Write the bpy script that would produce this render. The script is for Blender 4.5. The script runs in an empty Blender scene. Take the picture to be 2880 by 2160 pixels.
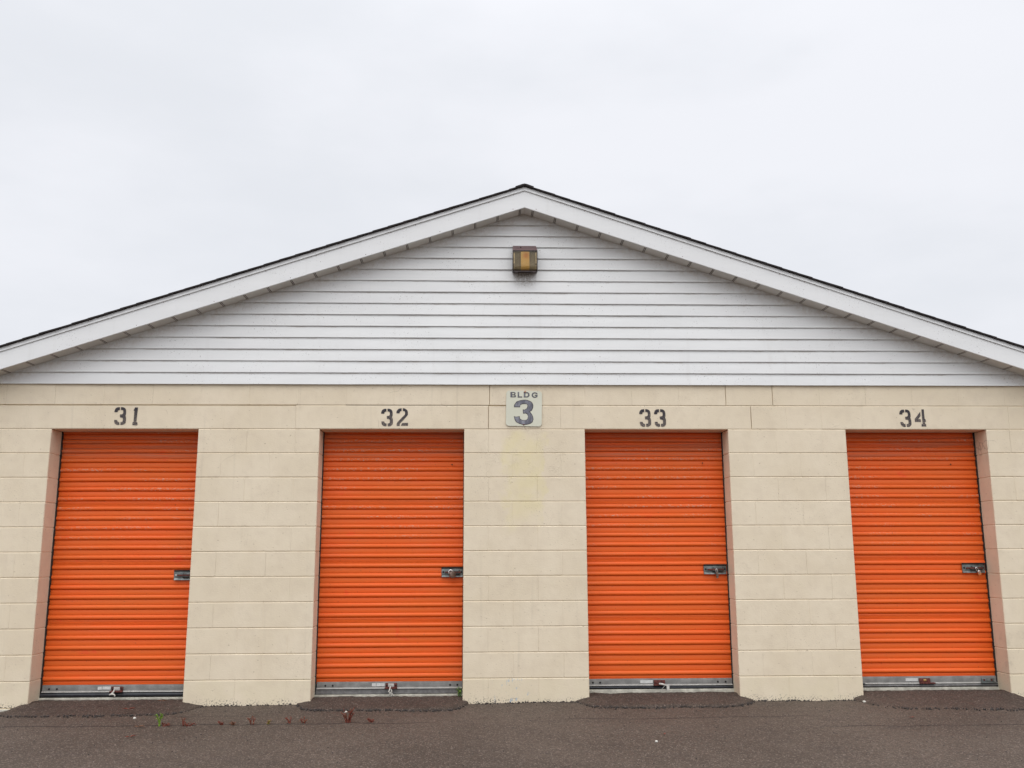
import bpy, bmesh, math, random
from mathutils import Vector, Matrix, noise
R = math.radians
random.seed(7)
scene = bpy.context.scene
col = scene.collection

# ------------------------------------------------------------------ helpers
class NT:
    """small node-tree helper"""
    def __init__(s, name):
        s.m = bpy.data.materials.new(name); s.m.use_nodes = True
        s.t = s.m.node_tree; s.n = s.t.nodes; s.l = s.t.links
        s.b = s.n['Principled BSDF']; s.out = s.n['Material Output']
    def node(s, typ, **kw):
        nd = s.n.new(typ)
        for k, v in kw.items(): setattr(nd, k, v)
        return nd
    def put(s, sock, v):
        if hasattr(v, 'is_output') or isinstance(v, bpy.types.NodeSocket): s.l.new(v, sock)
        elif isinstance(v, (tuple, list)) and len(v) == 3 and sock.type == 'RGBA': sock.default_value = (*v, 1)
        else: sock.default_value = v
    def pos(s):
        return s.node('ShaderNodeNewGeometry').outputs['Position']
    def mapped(s, scale, vec=None, loc=(0, 0, 0)):
        mp = s.node('ShaderNodeMapping'); s.l.new(vec or s.pos(), mp.inputs['Vector'])
        mp.inputs['Scale'].default_value = scale; mp.inputs['Location'].default_value = loc
        return mp.outputs[0]
    def noise(s, scale, detail=3, rough=.55, vec=None, dist=0):
        nd = s.node('ShaderNodeTexNoise'); s.l.new(vec or s.pos(), nd.inputs['Vector'])
        nd.inputs['Scale'].default_value = scale; nd.inputs['Detail'].default_value = detail
        nd.inputs['Roughness'].default_value = rough; nd.inputs['Distortion'].default_value = dist
        return nd.outputs['Fac']
    def voro(s, scale, feature='F1', vec=None, out='Distance', rnd=1):
        nd = s.node('ShaderNodeTexVoronoi', feature=feature); s.l.new(vec or s.pos(), nd.inputs['Vector'])
        nd.inputs['Scale'].default_value = scale; nd.inputs['Randomness'].default_value = rnd
        return nd.outputs[out]
    def math(s, op, a, b=0.0, c=None):
        nd = s.node('ShaderNodeMath', operation=op)
        s.put(nd.inputs[0], a); s.put(nd.inputs[1], b)
        if c is not None: s.put(nd.inputs[2], c)
        return nd.outputs[0]
    def ss(s, v, a, b, lo=0., hi=1.):
        """smoothstep of v between a and b"""
        nd = s.node('ShaderNodeMapRange', interpolation_type='SMOOTHSTEP')
        s.put(nd.inputs['Value'], v)
        nd.inputs['From Min'].default_value = a; nd.inputs['From Max'].default_value = b
        nd.inputs['To Min'].default_value = lo; nd.inputs['To Max'].default_value = hi
        return nd.outputs[0]
    def xyz(s, vec=None):
        nd = s.node('ShaderNodeSeparateXYZ'); s.l.new(vec or s.pos(), nd.inputs[0]); return nd.outputs
    def mix(s, f, a, b, blend='MIX'):
        nd = s.node('ShaderNodeMix', data_type='RGBA', blend_type=blend)
        s.put(nd.inputs['Factor'], f); s.put(nd.inputs['A'], a); s.put(nd.inputs['B'], b)
        for k in nd.inputs:
            pass
        return nd.outputs['Result']
    def base(s, c, rough=.6, metal=0., spec=.5):
        s.put(s.b.inputs['Base Color'], c); s.put(s.b.inputs['Roughness'], rough)
        s.put(s.b.inputs['Metallic'], metal); s.put(s.b.inputs['Specular IOR Level'], spec)
        return s
    def bump(s, h, strength=.3, dist=.002, prev=None):
        nd = s.node('ShaderNodeBump'); s.put(nd.inputs['Height'], h)
        nd.inputs['Strength'].default_value = strength; nd.inputs['Distance'].default_value = dist
        if prev: s.l.new(prev, nd.inputs['Normal'])
        s.l.new(nd.outputs[0], s.b.inputs['Normal']); return nd.outputs[0]

def _mixfix():
    pass
# ShaderNodeMix exposes several sockets named A/B: pick the colour ones
def _mix(s, f, a, b, blend='MIX'):
    nd = s.node('ShaderNodeMix', data_type='RGBA', blend_type=blend)
    s.put(nd.inputs[0], f); s.put(nd.inputs[6], a); s.put(nd.inputs[7], b)
    return nd.outputs[2]
NT.mix = _mix

class MB:
    """collects vertices and faces for ONE mesh object"""
    def __init__(s): s.v = []; s.f = []; s.mi = []
    def add(s, vs, fs, mi=0):
        o = len(s.v); s.v += [tuple(v) for v in vs]
        for f in fs: s.f.append([i + o for i in f]); s.mi.append(mi)
    def quad(s, a, b, c, d, mi=0): s.add([a, b, c, d], [(0, 1, 2, 3)], mi)
    def box(s, x0, x1, y0, y1, z0, z1, mi=0):
        s.add([(x0, y0, z0), (x1, y0, z0), (x1, y1, z0), (x0, y1, z0), (x0, y0, z1), (x1, y0, z1), (x1, y1, z1), (x0, y1, z1)],
              [(0, 3, 2, 1), (4, 5, 6, 7), (0, 1, 5, 4), (1, 2, 6, 5), (2, 3, 7, 6), (3, 0, 4, 7)], mi)
    def bbox(s, x0, x1, y0, y1, z0, z1, r=.003, mi=0, seg=2):
        bm = bmesh.new(); bmesh.ops.create_cube(bm, size=1)
        for v in bm.verts:
            v.co = Vector(((x0 + x1) / 2 + v.co.x * (x1 - x0), (y0 + y1) / 2 + v.co.y * (y1 - y0), (z0 + z1) / 2 + v.co.z * (z1 - z0)))
        bmesh.ops.bevel(bm, geom=bm.edges[:], offset=r, segments=seg, affect='EDGES', profile=.5)
        s.bm(bm, mi)
    def bm(s, bm, mi=0, M=None):
        bm.verts.index_update()
        s.add([(M @ v.co if M else v.co)[:] for v in bm.verts], [[v.index for v in f.verts] for f in bm.faces], mi); bm.free()
    def tube(s, pts, r, n=8, mi=0, cap=True):
        pts = [Vector(p) for p in pts]; rings = []
        rr = r if isinstance(r, (list, tuple)) else [r] * len(pts)
        for i, p in enumerate(pts):
            d = (pts[min(i + 1, len(pts) - 1)] - pts[max(i - 1, 0)]).normalized()
            a = d.orthogonal().normalized() if i == 0 else (rings[-1][1] - d * rings[-1][1].dot(d)).normalized()
            b = d.cross(a)
            rings.append(([p + (a * math.cos(2 * math.pi * k / n) + b * math.sin(2 * math.pi * k / n)) * rr[i] for k in range(n)], a))
        vs = [v for ring, _ in rings for v in ring]; fs = []
        for i in range(len(pts) - 1):
            for k in range(n):
                fs.append((i * n + k, i * n + (k + 1) % n, (i + 1) * n + (k + 1) % n, (i + 1) * n + k))
        if cap: fs += [tuple(range(n))[::-1], tuple((len(pts) - 1) * n + k for k in range(n))]
        s.add(vs, fs, mi)
    def disc(s, x, y, z, r, h=.004, n=14, mi=0):
        """screw head facing -y with a small dome"""
        s.tube([(x, y, z), (x, y - h * .6, z), (x, y - h, z)], [r, r * .95, r * .45], n, mi)
    def prism(s, prof, x0, x1, mi=0):
        """closed (y,z) profile pulled along x"""
        n = len(prof)
        s.add([(x0, y, z) for y, z in prof] + [(x1, y, z) for y, z in prof],
              [tuple(range(n)), tuple(range(2 * n - 1, n - 1, -1))] + [(i, i + n, (i + 1) % n + n, (i + 1) % n) for i in range(n)], mi)
    def build(s, name, mats, parent=None, smooth=False, auto=None):
        me = bpy.data.meshes.new(name); me.from_pydata(s.v, [], s.f)
        for m in (mats if isinstance(mats, (list, tuple)) else [mats]): me.materials.append(m.m if isinstance(m, NT) else m)
        me.polygons.foreach_set('material_index', s.mi)
        bm = bmesh.new(); bm.from_mesh(me)
        bmesh.ops.remove_doubles(bm, verts=bm.verts, dist=1e-5)
        if auto is not None or smooth is False: bmesh.ops.recalc_face_normals(bm, faces=bm.faces)
        if auto is not None:
            for f in bm.faces: f.smooth = True
            for e in bm.edges:
                if len(e.link_faces) == 2 and e.calc_face_angle(0) > R(auto): e.smooth = False
        elif smooth:
            for f in bm.faces: f.smooth = True
        bm.to_mesh(me); bm.free(); me.update()
        o = bpy.data.objects.new(name, me); col.objects.link(o)
        if parent: o.parent = parent; o.matrix_parent_inverse = parent.matrix_basis.inverted()
        return o

def empty(name, loc, label, cat, group=None):
    o = bpy.data.objects.new(name, None); o.location = loc; o.empty_display_size = .2
    col.objects.link(o); return tag(o, label, cat, group)
def tag(o, label=None, cat=None, group=None, kind=None):
    if label: o['label'] = label
    if cat: o['category'] = cat
    if group: o['group'] = group
    if kind: o['kind'] = kind
    return o
def fill2d(name, loops, mat, parent, place, extrude=0.0, offset=0.0):
    """flat lettering from outline loops given in metres in the x-z plane"""
    cu = bpy.data.curves.new(name, 'CURVE'); cu.dimensions = '2D'; cu.fill_mode = 'BOTH'
    cu.extrude = extrude; cu.offset = offset
    for lp in loops:
        sp = cu.splines.new('POLY'); sp.points.add(len(lp) - 1); sp.use_cyclic_u = True
        for p, q in zip(sp.points, lp): p.co = (q[0], q[1], 0, 1)
    tmp = bpy.data.objects.new(name, cu); col.objects.link(tmp)
    dg = bpy.context.evaluated_depsgraph_get()
    me = bpy.data.meshes.new_from_object(tmp.evaluated_get(dg)); me.name = name
    bpy.data.objects.remove(tmp); bpy.data.curves.remove(cu)
    M = Matrix.Translation(place) @ Matrix.Rotation(R(90), 4, 'X')
    me.transform(M); me.materials.clear(); me.materials.append(mat.m)
    o = bpy.data.objects.new(name, me); col.objects.link(o)
    if parent: o.parent = parent; o.matrix_parent_inverse = parent.matrix_basis.inverted()
    return o
def nz(x, y=0., z=0., s=1.): return noise.noise(Vector((x * s, y * s, z * s)))
def lerp(a, b, t): return a + (b - a) * t
def sstep(a, b, x):
    t = max(0., min(1., (x - a) / (b - a))); return t * t * (3 - 2 * t)

# ------------------------------------------------------------------ constants (metres; wall face is y=0, +x right)
C = .2032                                    # block course
HEAD = 11 * C
DOORS = [(-3.785, -2.569), (-1.557, -.338), (.687, 1.916), (2.934, 4.162)]
XL, XR, XM = -4.395, 4.772, .177
WTOP = 2.614
SL = 1 / 3                                   # roof slope
DEP = .197                                   # depth of the door recess

# ------------------------------------------------------------------ materials
def m_wall():
    m = NT('cream_block_paint')
    P = m.pos(); x, y, z = m.xyz(P)
    big = m.noise(1.7, 4, .6); mid = m.noise(9, 4, .6)
    c = m.mix(m.ss(big, .35, .65), (.70, .602, .448), (.745, .648, .495))
    c = m.mix(m.ss(mid, .42, .72, 0, .35), c, (.61, .515, .39))
    # sun-bleached yellow touch-up paint on the middle pier
    w = m.math('MULTIPLY_ADD', m.noise(4.2, 4, .65), .34, -.17)
    w2 = m.math('MULTIPLY_ADD', m.noise(3.1, 3), .5, -.25)
    px = m.math('ADD', x, w); pz = m.math('ADD', z, w2)
    pm = m.math('MULTIPLY', m.ss(px, -.03, .03), m.ss(px, .31, .34, 1, 0))
    pm = m.math('MULTIPLY', pm, m.math('MULTIPLY', m.ss(pz, 1.30, 1.62), m.ss(pz, 2.12, 2.22, 1, 0)))
    c = m.mix(m.math('MULTIPLY', m.math('MULTIPLY', pm, m.ss(m.noise(8, 4, .7), .3, .6, .35, 1)), .55), c, (.72, .63, .36))
    # old pale yellow coat on the splash course
    sp = m.ss(m.math('ADD', z, m.math('MULTIPLY_ADD', m.noise(4, 3), .1, -.05)), .2, .215, 1, 0)
    c = m.mix(m.math('MULTIPLY', sp, m.ss(m.noise(5, 4, .65), .35, .65, .08, .42)), c, (.69, .61, .43))
    # chips: small flat pocks where the paint came off
    ch = m.noise(1, 2, .5, m.mapped((38, 38, 85)))
    ck = m.ss(ch, .69, .73)
    c = m.mix(m.math('MULTIPLY', ck, .6), c, (.33, .27, .19))
    # dirt flecks, thicker at the ground
    fl = m.noise(75, 2, .6)
    zz = m.math('ADD', z, m.math('MULTIPLY_ADD', m.noise(7, 3), .12, -.06))
    fk = m.math('MULTIPLY', m.ss(fl, .55, .6), m.ss(zz, .0, .07, 1, 0))
    c = m.mix(fk, c, (.07, .06, .06))
    fl2 = m.math('MULTIPLY', m.ss(m.noise(110, 2, .6, m.mapped((1, 1, 1), None, (3, 1, 2))), .64, .7), m.ss(m.noise(2.4, 2, .5, m.mapped((1, 1, 1), None, (9, 2, 4))), .5, .66))
    c = m.mix(m.math('MULTIPLY', fl2, .7), c, (.24, .20, .15))
    # blue paint drips low on the middle pier
    bl = m.math('MULTIPLY', m.ss(m.noise(1, 2, .6, m.mapped((34, 34, 14))), .6, .66), m.math('MULTIPLY', m.ss(z, .17, .22, 1, 0), m.math('MULTIPLY', m.ss(x, -.12, 0), m.ss(x, .16, .24, 1, 0))))
    c = m.mix(m.math('MULTIPLY', bl, .65), c, (.30, .42, .55))
    # hairline cracks in the upper courses and on the middle pier
    wv = m.node('ShaderNodeVectorMath', operation='ADD'); m.l.new(P, wv.inputs[0])
    nv = m.node('ShaderNodeTexNoise'); nv.inputs['Scale'].default_value = 9; m.l.new(P, nv.inputs['Vector'])
    sv = m.node('ShaderNodeVectorMath', operation='SCALE'); m.l.new(nv.outputs['Color'], sv.inputs[0]); sv.inputs['Scale'].default_value = .16; m.l.new(sv.outputs[0], wv.inputs[1])
    hc = m.ss(m.voro(2.1, 'DISTANCE_TO_EDGE', m.mapped((1, 0, 1), wv.outputs[0])), .0015, .006, 1, 0)
    hc = m.math('MULTIPLY', hc, m.math('MULTIPLY', m.ss(m.noise(1.6, 3, .6), .585, .64), m.ss(z, 1.7, 2.2, .25, 1)))
    c = m.mix(m.math('MULTIPLY', hc, .45), c, (.24, .19, .13))
    # grey drip streaks
    st = m.noise(1, 3, .6, m.mapped((14, 14, .7)))
    c = m.mix(m.math('MULTIPLY', m.ss(st, .6, .78), .16), c, (.36, .32, .25))
    # dirt rubbed on the right end pier near the door
    rb = m.math('MULTIPLY', m.ss(m.noise(5, 4, .65), .5, .66), m.math('MULTIPLY', m.ss(x, 4.1, 4.2), m.math('MULTIPLY', m.ss(z, .18, .3), m.ss(z, .45, .62, 1, 0))))
    c = m.mix(m.math('MULTIPLY', rb, .4), c, (.25, .2, .14))
    m.base(c, .62, 0, .3)
    b1 = m.bump(m.noise(1, 3, .6, m.mapped((60, 60, 110))), .28, .004)
    b2 = m.bump(m.noise(14, 3, .55), .25, .006, b1)
    pe = m.math('MULTIPLY', m.ss(m.voro(42, 'DISTANCE_TO_EDGE'), .0, .06, 1, 0), m.math('MULTIPLY', m.ss(m.noise(5.5, 3), .50, .62), m.math('MULTIPLY', m.ss(x, -.35, -.2), m.math('MULTIPLY', m.ss(x, .4, .6, 1, 0), m.ss(z, 1.55, 1.9)))))
    m.bump(m.math('SUBTRACT', pe, ck), .5, .004, b2)
    return m
M_wall = m_wall()

def m_white(name, c0, c1, dirt=True, lampstain=False):
    m = NT(name); x, y, z = m.xyz()
    c = m.mix(m.ss(m.noise(1, 3, .6, m.mapped((1.3, 1.3, 7))), .35, .7), c0, c1)
    c = m.mix(m.math('MULTIPLY', m.ss(m.noise(1, 3, .7, m.mapped((9, 9, .9))), .56, .75), .10), c, (.42, .39, .35))
    if dirt:
        sp = m.math('MULTIPLY', m.ss(m.noise(95, 2, .6), .655, .70), m.ss(m.noise(3.2, 3), .46, .6))
        c = m.mix(m.math('MULTIPLY', sp, .6), c, (.12, .09, .07))
    if lampstain:
        # rusty run-off and mildew spots under the wall lamp and along the soffit line
        dx = m.math('ABSOLUTE', m.math('SUBTRACT', x, .182))
        rr = m.math('MULTIPLY', m.ss(m.math('ADD', dx, m.math('MULTIPLY_ADD', m.noise(26, 2), .08, -.04)), .03, .12, 1, 0), m.math('MULTIPLY', m.ss(z, 3.44, 3.6), m.ss(z, 3.60, 3.63, 1, 0)))
        rr = m.math('MULTIPLY', rr, m.ss(m.noise(60, 4, .75), .36, .62))
        c = m.mix(m.math('MULTIPLY', rr, .75), c, (.17, .11, .05))
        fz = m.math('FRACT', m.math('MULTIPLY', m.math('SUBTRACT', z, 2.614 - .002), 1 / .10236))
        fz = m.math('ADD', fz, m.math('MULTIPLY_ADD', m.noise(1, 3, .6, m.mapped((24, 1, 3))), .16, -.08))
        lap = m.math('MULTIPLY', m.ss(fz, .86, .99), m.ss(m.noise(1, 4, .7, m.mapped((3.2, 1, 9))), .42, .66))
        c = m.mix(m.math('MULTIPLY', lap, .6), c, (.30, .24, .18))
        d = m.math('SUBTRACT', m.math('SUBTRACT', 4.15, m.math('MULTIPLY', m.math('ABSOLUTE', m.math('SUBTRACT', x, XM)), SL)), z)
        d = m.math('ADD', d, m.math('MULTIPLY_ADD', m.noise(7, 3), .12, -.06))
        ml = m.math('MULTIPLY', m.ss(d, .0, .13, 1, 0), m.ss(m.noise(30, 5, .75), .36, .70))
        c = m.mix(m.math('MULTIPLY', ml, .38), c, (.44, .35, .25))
    m.base(c, .45, 0, .4)
    m.bump(m.noise(1, 3, .5, m.mapped((2.2, 2.2, 14))), .12, .01)
    return m
M_siding = m_white('white_vinyl_siding', (.705, .712, .705), (.75, .757, .748), True, True)
M_fascia = m_white('white_aluminium_trim', (.745, .752, .748), (.775, .782, .778))
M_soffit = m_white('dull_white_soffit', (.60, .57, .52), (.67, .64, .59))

def m_flat(name, c, rough=.6, metal=0., var=.25, sc=30, bump=.15, spec=.5):
    m = NT(name)
    cc = m.mix(m.ss(m.noise(sc, 4, .65), .35, .7), tuple(v * (1 - var) for v in c), tuple(min(1, v * (1 + var)) for v in c))
    m.base(cc, rough, metal, spec); m.bump(m.noise(sc * 3, 3), bump, .002); return m
M_shingle = m_flat('dark_asphalt_shingle', (.022, .016, .016), .9, 0, .5, 60, .6)
M_groovedirt = m_flat('brown_groove_dirt', (.16, .11, .09), .7)  # dirt-brown fill for the grooves between soffit panels

def m_orange():
    m = NT('orange_door_enamel'); x, y, z = m.xyz()
    c = m.mix(m.ss(m.noise(1, 3, .6, m.mapped((1.2, 1, 5))), .3, .7), (.72, .122, .012), (.77, .112, .011))
    # chalky fading
    c = m.mix(m.math('MULTIPLY', m.ss(m.noise(1, 4, .7, m.mapped((3, 1, 16))), .5, .75), .3), c, (.64, .135, .03))
    # red smears of fresher paint
    c = m.mix(m.math('MULTIPLY', m.ss(m.noise(1, 3, .6, m.mapped((5, 1, 9), None, (2, 0, 5))), .66, .74), .5), c, (.78, .07, .015))
    # bare scuffs on the rib crests of the upper sheets
    crest = m.math('MULTIPLY', m.ss(y, DEP + .010, DEP + .0145, 1, 0), m.ss(z, 1.05, 1.6))
    sc = m.ss(m.noise(1, 3, .7, m.mapped((46, 1, 150))), .55, .62)
    sc = m.math('MULTIPLY', sc, m.ss(m.noise(1, 2, .5, m.mapped((2.2, 1, 4.5))), .40, .58))
    c = m.mix(m.math('MULTIPLY', m.math('MULTIPLY', sc, crest), .8), c, (.52, .40, .31))
    # dull dusty film streaks on the top sheet
    dust = m.math('MULTIPLY', m.ss(m.noise(1, 3, .6, m.mapped((1.4, 1, 60))), .42, .62), m.ss(z, 1.98, 2.03))
    c = m.mix(m.math('MULTIPLY', dust, .35), c, (.30, .17, .11))
    dt = m.ss(m.noise(70, 2, .5), .71, .74)
    c = m.mix(m.math('MULTIPLY', dt, .5), c, (.16, .05, .03))
    m.base(c, m.ss(m.noise(3, 3), .3, .7, .42, .58), 0, .35)
    m.bump(m.noise(1, 3, .5, m.mapped((2.5, 1, 26))), .12, .008)
    return m
M_orange = m_orange()
M_guide = m_flat('black_guide_track', (.018, .016, .016), .7)
M_galv = m_flat('galvanised_bar', (.20, .196, .185), .6, .2, .2, 14, .1)
M_bright = m_flat('bright_zinc_edge', (.46, .45, .42), .55, .25, .12, 20, .05)
M_rubber = m_flat('black_rubber', (.022, .024, .03), .45, 0, .3, 20, .1)
M_rubgrey = m_flat('dusty_rubber', (.16, .155, .15), .7, 0, .25, 25, .1)
M_rust = m_flat('rusty_steel', (.115, .028, .02), .75, .1, .5, 60, .4)
M_zinc = m_flat('tarnished_zinc', (.17, .19, .185), .45, .6, .35, 26, .12)
M_zincd = m_flat('dark_zinc', (.055, .055, .05), .45, .6, .3, 30, .1)
M_hole = m_flat('black_recess', (.012, .010, .010), .8)
M_sticker = m_flat('pale_paper_sticker', (.56, .56, .54), .7, 0, .12, 45, .1)
M_rope = m_flat('grey_white_rope', (.55, .53, .48), .9, 0, .2, 90, .5)
M_brass = m_flat('worn_brass', (.55, .33, .12), .38, .75, .3, 40, .1)
M_orangelock = m_flat('copper_orange_lock', (.72, .33, .12), .4, .55, .2, 40, .1)
M_browns = m_flat('brown_tarnished_lock', (.19, .14, .11), .5, .55, .3, 50, .2)
M_chrome = m_flat('polished_steel', (.72, .70, .69), .2, .95, .08, 30, .03)
M_black = m_flat('black_lock_body', (.02, .02, .03), .4, .2, .3, 30, .1)
M_conc = m_flat('pale_concrete', (.46, .44, .37), .85, 0, .22, 18, .5)
M_sidewall = M_wall
M_door_int = M_guide

def m_stencil():
    m = NT('faded_black_stencil_paint'); x, y, z = m.xyz()
    w = m.ss(m.noise(1, 4, .75, m.mapped((75, 1, 120))), .38, .66)
    g = m.ss(m.math('ADD', z, m.math('MULTIPLY_ADD', m.noise(11, 2), .2, -.1)), 2.27, 2.41, 1, .12)
    c = m.mix(m.math('MULTIPLY', w, g), (.030, .027, .034), (.245, .20, .165))
    m.base(c, .7, 0, .3); m.bump(m.noise(60, 3), .2, .003); return m
M_sten = m_stencil()
def m_sign():
    m = NT('cream_sign_enamel'); x, y, z = m.xyz()
    c = m.mix(m.ss(m.noise(6, 3), .35, .7), (.61, .605, .49), (.645, .64, .53))
    dx = m.math('ABSOLUTE', m.math('SUBTRACT', x, .183))
    rs = m.math('MULTIPLY', m.ss(m.math('ADD', dx, m.math('MULTIPLY_ADD', m.noise(60, 2), .02, -.01)), .002, .010, 1, 0), m.ss(z, 2.53, 2.556))
    c = m.mix(m.math('MULTIPLY', rs, .8), c, (.45, .16, .04))
    m.base(c, .4, 0, .4); return m
M_sign = m_sign()
M_letdark = m_flat('dark_letter_edge', (.045, .035, .032), .7, 0, .4, 90, .2)
def m_letgrey():
    m = NT('weathered_grey_letter_film')
    c = m.mix(m.ss(m.noise(1, 3, .6, m.mapped((28, 1, 11))), .36, .7), (.10, .10, .125), (.235, .235, .27))
    m.base(c, .45, .1, .5); return m
M_letgrey = m_letgrey()
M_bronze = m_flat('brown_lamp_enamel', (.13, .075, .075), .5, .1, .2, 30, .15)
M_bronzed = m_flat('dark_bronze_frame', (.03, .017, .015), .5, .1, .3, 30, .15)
def m_lens():
    m = NT('amber_lamp_glass')
    tr = m.node('ShaderNodeBsdfTransparent'); tr.inputs[0].default_value = (.97, .91, .77, 1)
    gl = m.node('ShaderNodeBsdfGlossy'); gl.inputs['Roughness'].default_value = .12; gl.inputs[0].default_value = (.85, .8, .7, 1)
    df = m.node('ShaderNodeBsdfDiffuse'); df.inputs[0].default_value = (.45, .36, .2, 1)
    a = m.node('ShaderNodeMixShader'); a.inputs[0].default_value = .10
    m.l.new(tr.outputs[0], a.inputs[1]); m.l.new(df.outputs[0], a.inputs[2])
    fr = m.node('ShaderNodeFresnel'); fr.inputs[0].default_value = 1.5
    b = m.node('ShaderNodeMixShader'); m.l.new(fr.outputs[0], b.inputs[0]); m.l.new(a.outputs[0], b.inputs[1]); m.l.new(gl.outputs[0], b.inputs[2])
    m.l.new(b.outputs[0], m.out.inputs[0]); return m
M_lens = m_lens()
def m_reflector():
    m = NT('yellowed_reflector_band'); x, y, z = m.xyz()
    c = m.mix(m.ss(m.noise(9, 3), .3, .7), (.98, .66, .19), (.98, .77, .34))
    hot = m.math('MULTIPLY', m.ss(m.math('ABSOLUTE', m.math('SUBTRACT', x, .192)), .0, .045, 1, 0), m.ss(m.math('ABSOLUTE', m.math('SUBTRACT', z, 3.735)), .0, .05, 1, 0))
    c = m.mix(m.math('MULTIPLY', hot, .85), c, (.75, .26, .03))
    m.base(c, .5, 0, .3); return m
M_refl = m_reflector()
M_olive = m_flat('olive_tarnished_reflector', (.185, .15, .105), .45, .2, .3, 9, .1)

def m_asphalt(name, dark, cracks):
    m = NT(name); P = m.pos(); x, y, z = m.xyz(P)
    big = m.noise(.55, 4, .6); mid = m.noise(3.2, 4, .65)
    c = m.mix(m.ss(big, .32, .68), (.075, .056, .042), (.120, .092, .071))
    c = m.mix(m.ss(mid, .5, .75, 0, .45), c, (.062, .049, .042))
    cell = m.voro(105, 'F1', None, 'Color'); cr = m.node('ShaderNodeSeparateColor'); m.l.new(cell, cr.inputs[0])
    dd = m.voro(105, 'F1')
    c = m.mix(m.ss(cr.outputs[0], .0, 1, .0, .6), c, (.032, .024, .02))
    stone = m.math('MULTIPLY', m.ss(cr.outputs[1], .6, .9), m.ss(dd, .35, .62, 1, 0))
    c = m.mix(m.math('MULTIPLY', stone, .7), c, (.24, .19, .16))
    c2 = m.voro(46, 'F1', None, 'Color'); cs = m.node('ShaderNodeSeparateColor'); m.l.new(c2, cs.inputs[0])
    d2 = m.voro(46, 'F1')
    st2 = m.math('MULTIPLY', m.ss(cs.outputs[0], .90, .94), m.ss(d2, .12, .3, 1, 0))
    c = m.mix(m.math('MULTIPLY', st2, .7), c, (.34, .29, .25))
    if dark < 1: c = m.mix(1, c, (dark, dark * .97, dark * .98), 'MULTIPLY')
    h = m.math('SUBTRACT', m.math('MULTIPLY', cr.outputs[2], .5), m.math('MULTIPLY', dd, .9))
    if cracks:
        tot = None
        for k, (y0, amp, sc, w, xa, xb, off) in enumerate(cracks):
            wob = m.noise(sc, 5, .62, m.mapped((1, 0, 0), None, (off, 0, 0)))
            yy = m.math('SUBTRACT', y, m.math('MULTIPLY_ADD', wob, amp, y0 - amp * .5))
            ln = m.ss(m.math('ABSOLUTE', yy), w * .6, w * 1.25, 1, 0)
            gap = m.ss(m.noise(5, 2, .5, m.mapped((1, 0, 0), None, (off + 3, 0, 0))), .30, .36)
            ln = m.math('MULTIPLY', m.math('MULTIPLY', ln, gap), m.math('MULTIPLY', m.ss(x, xa, xa + .2), m.ss(x, xb - .2, xb, 1, 0)))
            tot = ln if tot is None else m.math('MAXIMUM', tot, ln)
        c = m.mix(m.math('MULTIPLY', tot, .92), c, (.012, .010, .010))
        h = m.math('SUBTRACT', h, m.math('MULTIPLY', tot, 2))
    m.base(c, .85, 0, .3)
    b = m.bump(h, .6, .004)
    m.bump(m.noise(22, 3), .35, .012, b)
    return m
M_ground = m_asphalt('worn_asphalt', 1, [(-.86, .16, 1.1, .011, -9, -.45, 0), (-.74, .22, 1.3, .009, .3, 2.3, 5), (-1.12, .2, 1.2, .009, 2.1, 6, 9), (-.5, .1, 2, .007, -2.6, -1.7, 14)])
M_ramp = m_asphalt('dark_patch_asphalt', .80, [(-.12, .12, 2.1, .006, -3.72, -3.05, 2)])

# ------------------------------------------------------------------ ground
def gz(x, y):
    """height of the yard"""
    e = sstep(3.85, 4.3, abs(x - XM)) * sstep(-1.6, -.25, y)
    return .012 - .052 * e + .012 * nz(x, y, 0, 1.1) + .005 * nz(x, y, 3, 5) - .010 * sstep(0, 3, -y)
def axis(lo, hi, dense_lo, dense_hi, step):
    a = []; v = dense_lo
    while v < dense_hi + 1e-6: a.append(v); v += step
    d = step; v = dense_lo
    while v > lo: d *= 1.5; v -= d; a.insert(0, max(v, lo))
    d = step; v = dense_hi
    while v < hi: d *= 1.5; v += d; a.append(min(v, hi))
    return a
g = MB(); ax = axis(-160, 160, -6, 6.4, .06); ay = axis(-160, 160, -4.5, .3, .05)
nx = len(ax)
g.add([(x, y, gz(x, y) if -8 < y < .6 else -.02) for y in ay for x in ax],
      [(j * nx + i, j * nx + i + 1, (j + 1) * nx + i + 1, (j + 1) * nx + i) for j in range(len(ay) - 1) for i in range(nx - 1)])
tag(g.build('ground', M_ground, None, smooth=True), kind='structure')

RAMPS = [ # front outline (x, y) and height at the sill, per door
 (0, [(-4.05, .0), (-3.95, -.16), (-3.84, -.36), (-3.69, -.46), (-3.54, -.49), (-3.39, -.47), (-3.06, -.48), (-2.8, -.44), (-2.57, -.44), (-2.5, -.37), (-2.44, -.22), (-2.40, .0)], .047, .010),
 (1, [(-1.68, .02), (-1.63, -.10), (-1.57, -.26), (-1.50, -.30), (-1.19, -.32), (-.72, -.33), (-.43, -.31), (-.33, -.18), (-.28, .02)], .056, .022),
 (2, [(.56, .02), (.60, -.1), (.66, -.25), (.74, -.29), (.95, -.30), (1.36, -.26), (1.83, -.27), (1.93, -.19), (2.0, -.08), (2.04, .02)], .070, .026),
 (3, [(2.84, .03), (2.86, -.2), (2.91, -.42), (3.17, -.51), (3.63, -.55), (3.91, -.56), (4.2, -.52), (4.5, -.48), (4.62, -.2), (4.66, .0)], .072, .012)]
def interp(pts, x):
    for (a, b), (c, d) in zip(pts, pts[1:]):
        if a <= x <= c: return lerp(b, d, (x - a) / (c - a))
    return None
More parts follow.
